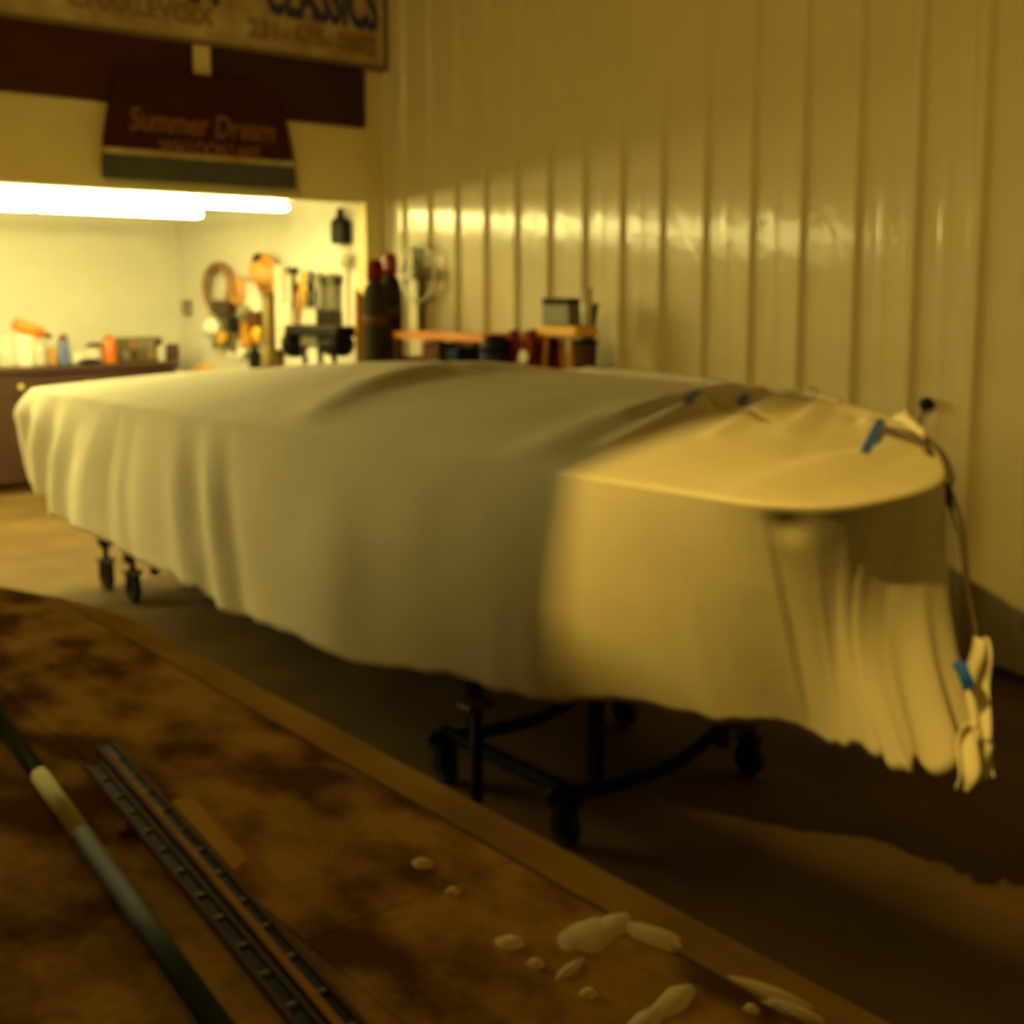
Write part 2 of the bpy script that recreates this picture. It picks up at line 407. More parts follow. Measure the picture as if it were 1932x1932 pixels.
# loose rag ends hanging from the bow
def flap(p0, p1, w, seed, side=Vector((.75, -.65, 0))):
    bm = bmesh.new(); prev = None; side = side.normalized()
    for i in range(17):
        t = i/16; c = Vector(p0).lerp(Vector(p1), t) + side.cross(Vector((0, 0, 1)))*0.02*math.sin(t*7+seed)
        ww = w*(0.35+0.8*math.sin(math.pi*(0.1+0.75*t)))
        vs = []
        for k in range(7):
            s = (k/6-0.5)*2
            vs.append(bm.verts.new(c+side*ww*s*0.5+side.cross(Vector((0, 0, 1)))*0.018*math.cos(s*4+seed+t*2)))
        if prev:
            for k in range(6): bm.faces.new((prev[k], prev[k+1], vs[k+1], vs[k]))
        prev = vs
    bmesh.ops.recalc_face_normals(bm, faces=bm.faces); return bm
def q(x, y, X): return tuple(atX(x, y, X))
for (a, b, w_, s) in ((q(1850, 1200, 2.60), q(1845, 1390, 2.55), .045, 1), (q(1828, 1360, 2.52), q(1818, 1492, 2.46), .05, 3), (q(1850, 1350, 2.57), q(1868, 1470, 2.55), .035, 5)):
    o = child('loose_flap', flap(a, b, w_, s), m_cloth, cover, True)
    mo = o.modifiers.new('thick', 'SOLIDIFY'); mo.thickness = 0.004
# blue tape strips
def tape(label, pa, pb, wid, nrm, bulge=0.008):
    pa, pb = Vector(pa), Vector(pb); d = (pb-pa); nrm = Vector(nrm).normalized(); side = d.cross(nrm).normalized()
    bm = bmesh.new(); prev = None
    for i in range(13):
        t = i/12; c = pa.lerp(pb, t)+nrm*(bulge+0.010*math.sin(math.pi*t))
        vs = [bm.verts.new(c+side*wid*s*.5+nrm*0.0015*math.cos(s*3+i)) for s in (-1, -.3, .3, 1)]
        if prev:
            for k in range(3): bm.faces.new((prev[k], prev[k+1], vs[k+1], vs[k]))
        prev = vs
    bmesh.ops.recalc_face_normals(bm, faces=bm.faces)
    o = mesh_obj('masking_tape', bm, m_tape, loc=(0, 0, 0)); mo = o.modifiers.new('thick', 'SOLIDIFY'); mo.thickness = 0.0015; mo.offset = 1
    return tag(o, label, 'tape', 'blue tape strips on the cover')
from mathutils.bvhtree import BVHTree
bpy.context.view_layer.update()
_bm = bmesh.new(); _bm.from_mesh(cv.data); _bm.transform(Matrix.Translation(cover.location)); BVH = BVHTree.FromBMesh(_bm); _bm.free()
def on_cover(x, y, X):
    hit = BVH.ray_cast(EYE, ray(x, y).normalized())
    return hit[0] if hit[0] is not None else atX(x, y, X)
tape('longest blue tape strip, on the cover edge nearest the bow', on_cover(1630, 858, 2.62), on_cover(1662, 795, 2.86), .021, (-.5, -.5, .75))
tape('blue tape strip at the cover rim, middle one of the three', on_cover(1397, 768, 3.16), on_cover(1411, 748, 3.20), .024, (-.3, -.4, .85))
tape('blue tape strip at the cover rim, farthest from the bow', on_cover(1297, 764, 3.20), on_cover(1319, 740, 3.26), .024, (-.3, -.4, .85))
tape('dark blue tape strip low on the drape, above the loose rag ends', q(1797, 1243, 2.48), q(1820, 1296, 2.49), .030, (-.5, -.85, 0.05), bulge=0.02)

# ---------------------------------------------------------------- the boat beneath
boat = thing('boat', 'wooden boat hidden beneath the cream cover, dark rail showing at far edge', 'boat', (2.75, 3.9, 0.30))
def hull():
    bm = bmesh.new(); n = len(CT); NL = 96; rings = []
    for i in range(NL):
        u = i*n/NL; g = loop_at(0, u); h = loop_at(1, u)
        c = Vector((2.74, min(5.7, max(2.3, g.y)), 0)); ring = []
        for (s, z) in ((.90, None), (.84, 0.85), (.74, 0.66), (.50, 0.56), (.25, 0.42), (.04, 0.34)):
            w2 = min(1, max(0, (g.z-(g.z if z is None else z))/.5)); gx = lerp(g.x, h.x, w2); gy = lerp(g.y, h.y, w2); x = lerp(c.x, gx, s); y = lerp(c.y, gy, s)
            ring.append(bm.verts.new((x, y, (g.z-0.06) if z is None else z)))
        rings.append(ring)
    for i in range(NL):
        j = (i+1) % NL
        for k in range(5): bm.faces.new((rings[i][k], rings[j][k], rings[j][k+1], rings[i][k+1]))
    bm.faces.new([r[-1] for r in rings]); bm.faces.new([r[0] for r in rings][::-1])
    bmesh.ops.recalc_face_normals(bm, faces=bm.faces); return bm
child('hull', hull(), m_hull, boat, True)
child('keel', bxm(2.71, 2.77, 2.2, 5.8, .29, .345, bev=.008), m_hull, boat)
rp = [loop_at(0, 11.2+i*0.15)+Vector((0.018, -0.006, -0.012)) for i in range(int((17.6-11.2)/.15))]
child('rub_rail', tbm(rp, 0.013, 8), m_rail, boat, True)
# bow line down the end of the cover
bl = [q(x, y, X-.02) for x, y, X in ((1672, 812, 2.93), (1720, 822, 2.88), (1745, 838, 2.86), (1766, 880, 2.78), (1785, 922, 2.69), (1802, 965, 2.67), (1815, 1010, 2.66), (1822, 1080, 2.66), (1832, 1140, 2.66), (1842, 1190, 2.65), (1846, 1230, 2.63))]
tag(mesh_obj('rope', tbm(bl, [.011, .012, .011, .011, .014, .013, .010, .007, .007, .006, .005], 8), m_rail, smooth=True), 'thin brown cord running round the bow and down the cover end', 'rope')

# ================================================================ DOLLIES
def caster(parent, x, y, h, r=.055, rot=0.0):
    """fork + wheel, world coordinates"""
    fk = bmesh.new()
    box(fk, x-.045, x+.045, y-.035, y+.035, 2*r+.012, 2*r+.022, bev=.003)
    for s in (-1, 1): box(fk, x+s*.030-.004, x+s*.030+.004, y-.022, y+.022, r-.012, 2*r+.014)
    tube(fk, [(x, y, 2*r+.02), (x, y, h)], .016, 10)
    f = child('caster_fork', fk, m_black, parent)
    wl = lathe([(r*.55, -.018), (r*.93, -.018), (r, -.011), (r, .011), (r*.93, .018), (r*.55, .018)], 22, axis='X', loc=(x, y, r))
    bmesh.ops.translate(wl, vec=-Vector(parent.location), verts=wl.verts)
    mesh_obj('wheel', wl, m_rubber, f, True)
def dolly(name, label, x0, x1, ya, yb, zarm, zr=.15, ph=(.19, .26)):
    t = thing(name, label, 'dolly', ((x0+x1)/2, (ya+yb)/2, 0))
    for y in (ya, yb):
        pts = []
        for i in range(15):
            s = i/14; x = lerp(x0-.06, x1+.10, s)
            pts.append((x, y, zarm-0.055+0.19*abs(2*s-0.85)**2.2*(1 if s > .42 else .35)))
        child('cross_arm', tbm(pts, .021, 10), m_black, t, True)
    child('side_rail', bxm(x0-.02, x0+.02, ya, yb, zr, zr+.04, bev=.004), m_black, t)
    child('side_rail', bxm(x1-.02, x1+.02, ya, yb, zr, zr+.04, bev=.004), m_black, t)
    for x in (x0, x1):
        for y in (ya, yb):
            if zr > .2: child('gusset', prism([(y-.07, zr), (y+.07, zr), (y+.02, zr-.12), (y-.02, zr-.12)], x-.03, x+.03, 'YZ'), m_black, t)
            caster(t, x, y, ph[0] if x == x0 else ph[1], r=.055 if zr < .2 else .075)
    for y in (ya, yb):
        child('support_post', bxm(x0+.10, x0+.14, y-.02, y+.02, .13, .52, bev=.004), m_black, t)
        child('support_post', bxm(x1-.16, x1-.12, y-.02, y+.02, .13, .48, bev=.004), m_black, t)
        child('bunk_pad', prism([(x0-.02, .54), (x0+.30, .43), (x0+.30, .40), (x0-.02, .50)], y-.05, y+.05, 'XZ'), m_rust, t)
        child('bunk_pad', prism([(x1+.06, .54), (x1-.26, .43), (x1-.26, .40), (x1+.06, .50)], y-.05, y+.05, 'XZ'), m_rust, t)
    return t
dolly('boat_dolly', 'black steel wheeled dolly with curved arms under the bow end', 2.22, 3.05, 2.46, 3.05, .18)
dolly('boat_dolly', 'black steel wheeled dolly under the far stern end, standing on bright floor', 2.33, 3.15, 5.95, 6.32, .42, .36, (.40, .40))
# small jack stand by the near caster
js = thing('jack_stand', 'small dark jack stand on the floor beside the bow dolly wheel', 'stand', (2.02, 2.62, 0))
child('stand_base', lathe([(.10, 0), (.10, .012), (.05, .03), (.02, .04)], 16, loc=(2.02, 2.62, 0)), m_black, js, True)
child('stand_post', tbm([(2.02, 2.62, .03), (2.02, 2.62, .42)], .018, 10), m_black, js, True)
child('stand_head', bxm(1.97, 2.07, 2.59, 2.65, .42, .44, bev=.004), m_rust, js)

# ================================================================ NEAR WORKBENCH
bench = thing('workbench', 'long stained wooden workbench in the foreground with putty spots', 'workbench', (0.4, 1.2, 0))
BZ = 0.90
SEAM = atZ(720, 1720, BZ).y
def outline_clip(x):  # far rounded corner: y end for given x
    if x > .62: 
        t = (x-.62)/(.965-.62); return 3.14-0.62*t**2.4
    return 3.14+0.02*(.62-x)
def board(x0, x1, y0, y1, z1=BZ, th=.04, gap=.0006):
    N = 6; xs = [lerp(x0+gap, x1-gap, i/N) for i in range(N+1)]
    poly = [(x, y0+gap) for x in (xs[0], xs[-1])]
    if y1 is None: poly += [(x, outline_clip(x)) for x in reversed(xs)]
    else: poly += [(x1-gap, y1-gap), (x0+gap, y1-gap)]
    return prism(poly, z1-th, z1, 'XY', bev=.0006)
edges = [0.895, 0.60, 0.20, -0.20]
for i in range(len(edges)-1):
    dz = (0, -.0006, .0003)[i]
    child('bench_board', board(edges[i+1], edges[i], SEAM, None, BZ+dz), m_bench, bench)
    child('bench_board', board(edges[i+1], edges[i], -0.4, SEAM, BZ-dz), m_bench, bench)
child('edge_strip', board(0.897, 0.962, -0.4, None, BZ+.002, .06), m_edge, bench)
child('apron', bxm(.895, .92, -.4, 2.45, .70, .838, bev=.003), m_dbrown, bench)
child('apron', bxm(-.2, .80, 2.88, 2.91, .70, .858, bev=.003), m_dbrown, bench)
for (x, y) in ((.84, -.3), (.84, 1.2), (.84, 2.35), (-.12, -.3), (-.12, 1.2), (-.12, 2.8)):
    child('leg', bxm(x-.045, x+.045, y-.045, y+.045, 0, .8575, bev=.005), m_dbrown, bench)
# dried putty and paint blobs stuck on the top
def spot(px, py, rx, ry, rot=0, hh=.0035, seed=1):
    p = atZ(px, py, BZ+.002)
    bm = bmesh.new(); cen = bm.verts.new((0, 0, hh)); N = 22; r1 = []; r2 = []
    for k in range(N):
        a = 2*math.pi*k/N; f = 1+.30*noise.noise(Vector((math.cos(a)*1.4+seed*5, math.sin(a)*1.4, seed)))
        r1.append(bm.verts.new((rx*f*.6*math.cos(a), ry*f*.6*math.sin(a), hh*.9))); r2.append(bm.verts.new((rx*f*math.cos(a), ry*f*math.sin(a), -.002)))
    for k in range(N):
        j = (k+1) % N; bm.faces.new((cen, r1[k], r1[j])); bm.faces.new((r1[k], r2[k], r2[j], r1[j]))
    bm.transform(Matrix.Translation(p) @ Matrix.Rotation(rot, 4, 'Z'))
    child('putty_spot', bm, m_putty, bench, True)
for a in ((797, 1627, .012, .014), (855, 1680, .008, .010), (962, 1776, .015, .016), (1010, 1816, .010, .009), (1111, 1872, .009, .008), (1418, 1902, .007, .008), (1075, 1825, .022, .007),
          (1110, 1762, .040, .030), (1235, 1762, .020, .050), (1160, 1740, .03, .02), (1270, 1885, .035, .016), (1215, 1925, .03, .012), (1455, 1872, .012, .055), (1500, 1905, .010, .04)):
    spot(a[0], a[1], a[2], a[3], rot=0.2, seed=a[0] % 17, hh=.0025 if a[2] < .02 else .0012)
# scrap of pale wood
sc = [atZ(x, y, BZ+.012) for x, y in ((322, 1512), (362, 1500), (468, 1622), (440, 1642))]
tag(mesh_obj('wood_offcut', prism([(p.x, p.y) for p in sc], BZ+.001, BZ+.013, 'XY', bev=.001), m_pine), 'pale orange wood offcut lying on the workbench beside the slotted rails', 'offcut')
# two slotted rails
def rail(label, pa, pb, wid, nslots, seed):
    A = atZ(*pa, BZ+.012); B = atZ(*pb, BZ+.012); d = (B-A); L = d.length+0.35; ang = math.atan2(d.y, d.x)
    t = thing('slotted_rail', label, 'rail', (A.x, A.y, BZ+.001), ang, 'slotted rails on the workbench')
    base = bmesh.new(); box(base, 0, L, -wid/2, wid/2, 0, .004, bev=.001)
    for s in (-1, 1): box(base, 0, L, s*wid/2-.003, s*wid/2+.003, .003, .012, bev=.001)
    mesh_obj('rail_channel', base, m_dbrown, t)
    rnd = random.Random(seed); step = L/nslots
    for i in range(nslots):
        x0 = i*step+.004; x1 = x0+step*(.80+.10*rnd.random())
        mesh_obj('slot_plate', bxm(x0, x1, -wid/2+.004, wid/2-.004, .0042, .0085, bev=.001), m_navy, t)
        mesh_obj('clip', bxm(x1+.001, x1+.007, -wid/2+.004, wid/2-.005, .0042, .0105, bev=.001), m_grey, t)
    return t
rail('slotted dark-plated rail on the workbench, the one nearer the offcut', (198, 1402), (610, 1875), .024, 16, 3)
rail('slotted dark-plated rail on the workbench, the one nearer the long slate pole', (177, 1440), (536, 1875), .020, 16, 8)
wa = [atZ(x, y, BZ+.012) for x, y in ((205, 1425), (212, 1422), (660, 1945), (640, 1950))]
tag(mesh_obj('wood_lath', prism([(p.x, p.y) for p in wa], BZ+.001, BZ+.014, 'XY', bev=.0008), m_ochre), 'thin orange-brown lath lying between the two slotted rails', 'lath')
tag(mesh_obj('red_wood_chip', blob(.022, .012, .004, 3), m_dred, loc=atZ(238, 1562, BZ+.004), rotz=1.2), 'small red scrap on the workbench beside the rails', 'scrap')
# long slate pole with pale band
A = atZ(-120, 1190, BZ+.014); B = atZ(440, 1975, BZ+.014)
def on(px, py): return atZ(px, py, BZ+.014)
pole = thing('long_pole', 'long slate-blue pole with one pale band lying along the workbench', 'pole', tuple(A))
p1, p2 = on(80, 1462), on(160, 1572)
dirv = (B-A).normalized(); 
def along(p): return A+dirv*((p-A).dot(dirv))
p1, p2 = along(p1), along(p2); Bend = A+dirv*1.75
child('shaft', tbm([A, p1], .012, 12), m_slate, pole, True)
child('pale_band', tbm([p1, p2], .0125, 12), m_palegreen, pole, True)
child('shaft', tbm([p2, Bend], .0125, 12), m_slate, pole, True)

# ================================================================ HEADER SIGNS
YS = 7.055
def sgn(px, py): p = atY(px, py, YS); return p
# big white name board
x1 = 4.665; z0 = sgn(727, 125).z; zT = 4.10
name_board = thing('sign_board', 'big weathered cream shop sign with navy lettering at the top left', 'sign', (3.0, YS, z0))
child('sign_panel', bxm(0.4, x1, YS, HY-.002, z0, zT, bev=.002), m_cream, name_board)
child('sign_frame', bxm(x1, x1+.03, YS-.012, HY-.002, z0-.03, zT, bev=.003), m_signedge, name_board)
child('sign_frame', bxm(0.4, x1, YS-.006, HY-.002, z0-.025, z0, bev=.003), m_signedge, name_board)
def put_text(body, pl, pr, pb, size, mname, parent, label=None, **k):
    a = sgn(pl, 0).x; b = sgn(pr, 0).x
    o = text_mesh(body, size, .004, mname, 'lettering', (a-parent.location.x, -.003+YS-parent.location.y, pb-parent.location.z), parent, width=b-a, **k)
    if label: o['label'] = label
    return o
# heights from pixels at each text's base line
put_text('CHARLEVOIX', 128, 402, sgn(402, 50).z, .155, m_ink, name_board, 'faded brown town name lettering', offset=.004)
put_text('231- 675- 0802', 466, 708, sgn(470, 68).z, .155, m_ink, name_board, 'faded brown telephone number lettering', offset=.004)
put_text('CLASSICS', 500, 712, sgn(505, 22).z, .42, m_blueink, name_board, 'navy word in heavy letters', offset=.014)
put_text('MICHIGAN', 60, 412, sgn(412, 8).z, .42, m_blueink, name_board, 'navy word in heavy letters', offset=.014)
# dark boards under it
YB = HY-.045
bt = sgn(688, 120).z; bb = atY(688, 240, YB).z; xr = atY(688, 180, YB).x
xm0 = atY(365, 120, YB).x; xm1 = atY(397, 120, YB).x
tag(mesh_obj('wall_board', bxm(0.9, xm0, YB, HY-.002, bb, z0-.03, bev=.003), m_maroon), 'long dark maroon board under the big sign, left of the cream batten', 'board')
tag(mesh_obj('wall_board', bxm(xm1, xr, YB, HY-.002, bb, z0-.03, bev=.003), m_brownboard), 'dark brown board under the big sign, right of the cream batten', 'board')
zb = atY(380, 160, YB).z
tag(mesh_obj('batten', bxm(xm0+.001, xm1-.001, YB-.004, HY-.002, bb+.02, z0-.03, bev=.002), m_header), 'short cream vertical batten between the two dark boards', 'batten')
# transom
YT = YB-.035
def tp(px, py): p = atY(px, py, YT); return (p.x, p.z)
tr = thing('boat_transom', 'curved mahogany boat transom with gold name hung on the wall', 'transom', (tp(380, 360)[0], YT, tp(380, 345)[1]))
xl0, zl0 = tp(195, 330); xr0, zr0 = tp(560, 362); zb0 = (zl0+zr0)/2
xl1, zt = tp(214, 182); xr1 = tp(534, 225)[0]
ztop = tp(380, 155)[1]
def side_x(z, s):
    t = (z-zb0)/(ztop-zb0); 
    if s < 0: return lerp(xl0, xl1+.03, t**2.0)
    return lerp(xr0, xr1-.03, t**1.6)
def tpoly(za, zc, n=10, crown=False):
    P = [(side_x(lerp(za, zc, i/n), -1), lerp(za, zc, i/n)) for i in range(n+1)]
    Q = [(side_x(lerp(zc, za, i/n), 1), lerp(zc, za, i/n)) for i in range(n+1)]
    if crown:
        a, b = P[-1], Q[0]; K = [(lerp(a[0], b[0], i/12), a[1]+.05*math.sin(math.pi*i/12)) for i in range(1, 12)]
        return P+K+Q
    return P+Q
h = ztop-zb0
z1_, z2_ = zb0+h*.235, zb0+h*.29
child('bottom_paint', prism(tpoly(zb0, z1_, 6), YT, YB-.002, 'XZ'), m_teal, tr)
child('boot_stripe', prism(tpoly(z1_+.001, z2_, 3), YT-.001, YB-.002, 'XZ'), m_cream, tr)
cuts = [z2_+.001, zb0+h*.52, zb0+h*.76, ztop]
for i in range(3):
    child('transom_plank', prism(tpoly(cuts[i]+.001, cuts[i+1]-.001, 8, crown=(i == 2)), YT, YB-.002, 'XZ', bev=.0008), m_mahog, tr)
def tt(body, pl, pr, py, size, **k):
    a = tp(pl, py)[0]; b = tp(pr, py)[0]; z = tp((pl+pr)/2, py)[1]
    text_mesh(body, size, .002, m_gold, 'lettering', (a-tr.location.x, -.003, z-tr.location.z), tr, width=b-a, **k)['label'] = 'gold lettering'
tt('Summer Dream', 245, 518, 256, .19, shear=.15, offset=.003)
tt('WALLOON LAKE', 300, 490, 294, .11, offset=.003)

# ================================================================ BAY LIGHTS
def strip_light(label, xr_, y, z, L):
    t = thing('fluorescent_strip', label, 'light', (xr_-L/2, y, z), 0, 'fluorescent strips in the bay')
    child('lamp_housing', bxm(xr_-L, xr_+.01, y-.07, y+.07, z+.045, z+.075, bev=.004), m_white, t)
    for s in (-1, 1):
        for k in range(int(L/1.22)):
            x = xr_-.02-k*1.23
            bm = lathe([(.012, -1.19), (.020, -1.18), (.020, -.01), (.012, 0)], 14, axis='X', loc=(x, y+s*.035, z))
            child('glowing_tube', bm, m_tube, t, True)
    for k in range(3):
        child('hanger_chain', tbm([(xr_-.3-k*1.4, y, z+.07), (xr_-.3-k*1.4, y, 2.62)], .004, 6), m_grey, t)
strip_light('lit fluorescent strip nearest the header, reaching farthest right', 4.20, 7.60, 2.20, 6.2)
strip_light('lit fluorescent strip behind the first one, ending farther left', 4.03, 8.62, 2.195, 6.2)

# ================================================================ BAY: far cabinet bench and its clutter
FB = 9.83; BX = 4.335; BT = 1.02
cab = thing('base_cabinet', 'brown wooden base cabinet run along the back of the bay', 'cabinet', (2.3, 10.2, 0))
child('countertop', bxm(-1.0, BX, FB-.03, 10.60, BT-.05, BT, bev=.006), m_cab, cab)
child('cabinet_body', bxm(-1.0, BX-.03, FB+.02, 10.60, .08, BT-.052, bev=.003), m_cab, cab)
child('toe_kick', bxm(-1.0, BX-.06, FB+.07, 10.58, 0, .078), m_dbrown, cab)
x = -0.95; k = 0
while x < BX-.4:
    d = child('cabinet_door', bxm(x+.006, x+.52, FB, FB+.019, .10, .76, bev=.004), m_cab, cab)
    bm = lathe([(.008, 0), (.014, -.012), (.012, -.022)], 10, axis='Y', loc=(x+.47, FB, .66)); bmesh.ops.translate(bm, vec=-Vector(cab.location), verts=bm.verts)
    mesh_obj('knob', bm, m_black, d, True)
    dr = child('drawer', bxm(x+.006, x+.52, FB, FB+.019, .775, .955, bev=.004), m_cab, cab)
    bm = lathe([(.012, 0), (.022, -.012), (.018, -.026)], 12, axis='Y', loc=(x+.26, FB, .865)); bmesh.ops.translate(bm, vec=-Vector(cab.location), verts=bm.verts)
    mesh_obj('knob', bm, m_palegreen, dr, True)
    x += .527
def on_bench(px, y=10.05): return atY(px, 680, y).x
def can(name, label, cat, px, w_, h_, m, y=10.05, lid=None, lidm=None, z=BT, group=None, rx=None):
    X = on_bench(px, y); r = w_/2
    t = thing(name, label, cat, (X, y, z), 0, group)
    mesh_obj('body', lathe([(r*.95, 0), (r, .01), (r, h_*.86), (r*.9, h_*.93), (r*.55, h_*.97)] if lid else [(r*.95, 0), (r, .01), (r, h_-.01), (r*.94, h_)], 22), m, t, True)
    if lid: mesh_obj('cap', lathe([(r*lid, h_*.94), (r*lid, h_*1.12), (r*lid*.85, h_*1.15)], 18), lidm or m, t, True)
    else: mesh_obj('lid', lathe([(r*.96, h_), (r*1.02, h_+.004), (r*1.02, h_+.012), (r*.9, h_+.014)], 22), lidm or m, t, True)
    return t
GB = 'pots and bottles on the back cabinet'
can('plastic_jug', 'milky plastic jug at the left end of the cabinet top', 'jug', 12, .17, .20, m_clear, lid=.35, lidm=m_white, group=GB)
can('paint_pail', 'tall white pail under the tilted amber canister on the cabinet', 'pail', 47, .145, .235, m_rag, y=9.98, group=GB)
can('paint_pail', 'shorter white pail right beside the tall white pail', 'pail', 73, .13, .19, m_clear, y=10.0, group=GB)
can('glue_tub', 'small tan tub between the white pails and the blue bottle', 'tub', 97, .09, .13, m_tan, y=10.05, group=GB)
can('spray_bottle', 'blue-labelled bottle with a red cap on the cabinet', 'bottle', 121, .088, .215, m_blue, y=9.98, lid=.75, lidm=m_red, group=GB)
can('flat_tin', 'low cream tin right of the blue bottle', 'tin', 147, .12, .09, m_peg, y=10.0, group=GB)
can('flat_tin', 'wide low white tub left of the orange canister', 'tub', 175, .15, .12, m_clear, y=9.97, group=GB)
can('plastic_jar', 'small pale jar toward the right end of the cabinet top', 'jar', 306, .07, .12, m_clear, y=10.0, group=GB)
can('rust_tin', 'rounded rust-brown tin at the right end of the cabinet top', 'tin', 327, .11, .13, m_cab, y=10.05, group=GB)
# tilted amber canister resting on the pails
t = thing('amber_canister', 'tilted amber-orange canister with red end lying on the white pails', 'canister', (on_bench(58, 9.99), 9.99, BT+.30))
R_ = Matrix.Rotation(math.radians(22), 4, 'Y')
bm = lathe([(.04, -.13), (.052, -.12), (.052, .05), (.045, .07)], 20, axis='X'); bm.transform(R_); mesh_obj('body', bm, m_orange2, t, True)
bm = lathe([(.046, .072), (.046, .11), (.040, .12)], 20, axis='X'); bm.transform(R_); mesh_obj('red_collar', bm, m_orange, t, True)
bm = lathe([(.022, .121), (.022, .185), (.015, .19)], 16, axis='X'); bm.transform(R_); mesh_obj('nozzle', bm, m_dbrown, t, True)
# orange canister upright
X = on_bench(208, 9.95)
t = thing('orange_canister', 'upright orange canister in the middle of the cabinet top', 'canister', (X, 9.95, BT))
mesh_obj('body', lathe([(.058, 0), (.060, .01), (.060, .19), (.05, .21)], 20), m_orange, t, True)
mesh_obj('cap', lathe([(.03, .211), (.03, .235), (.026, .24)], 16), m_orange, t, True)
# small dark drill behind
X = on_bench(186, 10.1)
t = thing('hand_drill', 'small dark hand drill lying behind the orange canister', 'drill', (X, 10.1, BT+.14))
mesh_obj('drill_body', lathe([(.012, -.10), (.03, -.07), (.034, .03), (.028, .06)], 16, axis='X'), m_dbrown, t, True)
mesh_obj('grip', bxm(-.02, .03, -.018, .018, -.14, -.02, bev=.008), m_dbrown, t)
# rack of fittings
X0 = on_bench(222, 10.2); X1 = on_bench(300, 10.2)
t = thing('parts_organizer', 'low grey-green organizer of small drawers at the right of the cabinet top', 'organizer', ((X0+X1)/2, 10.2, BT))
W2 = (X1-X0)/2
mesh_obj('organizer_case', bxm(-W2, W2, -.09, .14, 0, .20, bev=.004), m_greygreen, t)
for r_ in range(2):
    for c_ in range(5):
        w_ = 2*W2/5; xx = -W2+c_*w_
        dd = mesh_obj('small_drawer', bxm(xx+.006, xx+w_-.006, -.099, -.088, .012+r_*.095, .095+r_*.095, bev=.002), (m_grey, m_dbrown, m_greygreen, m_brown, m_grey)[(c_+r_*2) % 5], t)
# low dark item at the counter edge
tag(mesh_obj('tool_roll', blob(.10, .05, .025, 4), m_black, loc=(on_bench(170, 9.87), 9.88, BT+.024)), 'small black tool roll at the front edge of the cabinet top', 'tool roll')

# ================================================================ BAY RIGHT WALL: hung things
WB = WX-.002
def wp(px, py, off=0.0): p = atX(px, py, WB-off); return p
# black bottle-shaped holder
p = wp(643, 460, .05)
t = thing('wall_dispenser', 'black bottle-shaped dispenser high on the bay wall', 'dispenser', tuple(p)); 
hh = (wp(643, 392, .05).z-p.z)
mesh_obj('dispenser_body', bxm(-.04, .045, -.085, .085, 0, hh*.62, bev=.015), m_black, t)
mesh_obj('dispenser_neck', lathe([(.075, hh*.60), (.055, hh*.68), (.028, hh*.76), (.022, hh*.98), (.014, hh)], 18), m_black, t, True)
# white globe below
p = wp(647, 486, .07); tag(mesh_obj('white_globe', blob(.05, .06, .065, 2, .12), m_rag, loc=tuple(p)), 'small white rounded object under the black dispenser', 'bundle')
p = wp(352, 580, .03); tag(mesh_obj('wall_switch', bxm(-.03, .029, -.05, .05, -.07, .07, bev=.012), m_grey, loc=tuple(p)), 'small dark switch box on the bay wall by the cabinet end', 'switch')
# hanging hose coil
p = wp(412, 545, .06)
t = thing('hose_coil', 'brown hose coiled in a ring on the bay wall', 'hose', tuple(p))
for k in range(5):
    r0 = .20+.022*math.sin(k*2.1); pts = [(.012*(k-2), (r0+.012*math.sin(a*3+k))*math.cos(a)*1.15, (r0)*math.sin(a)) for a in [2*math.pi*i/40 for i in range(41)]]
    mesh_obj('hose_loop', tbm(pts, .016, 8), m_brown, t, True)
mesh_obj('hose_hook', bxm(-.02, .05, -.015, .015, .17, .21, bev=.004), m_black, t)
# tan hat + black knob
p = wp(502, 516, .07)
t = thing('tan_work_hat', 'tan rounded hat hanging on the bay wall', 'hat', tuple(p))
bm = lathe([(.19, 0), (.185, -.015), (.12, -.03), (.10, -.10), (.06, -.12)], 24, axis='X'); bm.transform(Matrix.Rotation(.35, 4, 'X') @ Matrix.Diagonal((1, 1.15, .85, 1))); mesh_obj('hat_brim', bm, m_tan, t, True)
mesh_obj('hat_band', lathe([(.123, -.03), (.123, -.05)], 24, axis='X'), m_orange2, t, True)
p = wp(487, 500, .10); tag(mesh_obj('black_mask', blob(.045, .085, .085, 6, .3), m_black, loc=tuple(p)), 'small black respirator at the upper left of the tan hat', 'mask')
# wooden upright
za = 0.0; p = wp(520, 500, .04)
tag(mesh_obj('wooden_post', bxm(-.03, .03, -.035, .035, 0, p.z, bev=.004), m_dbrown, loc=(p.x, p.y, 0)), 'dark brown upright post between the hung coats and the wrench board', 'post')
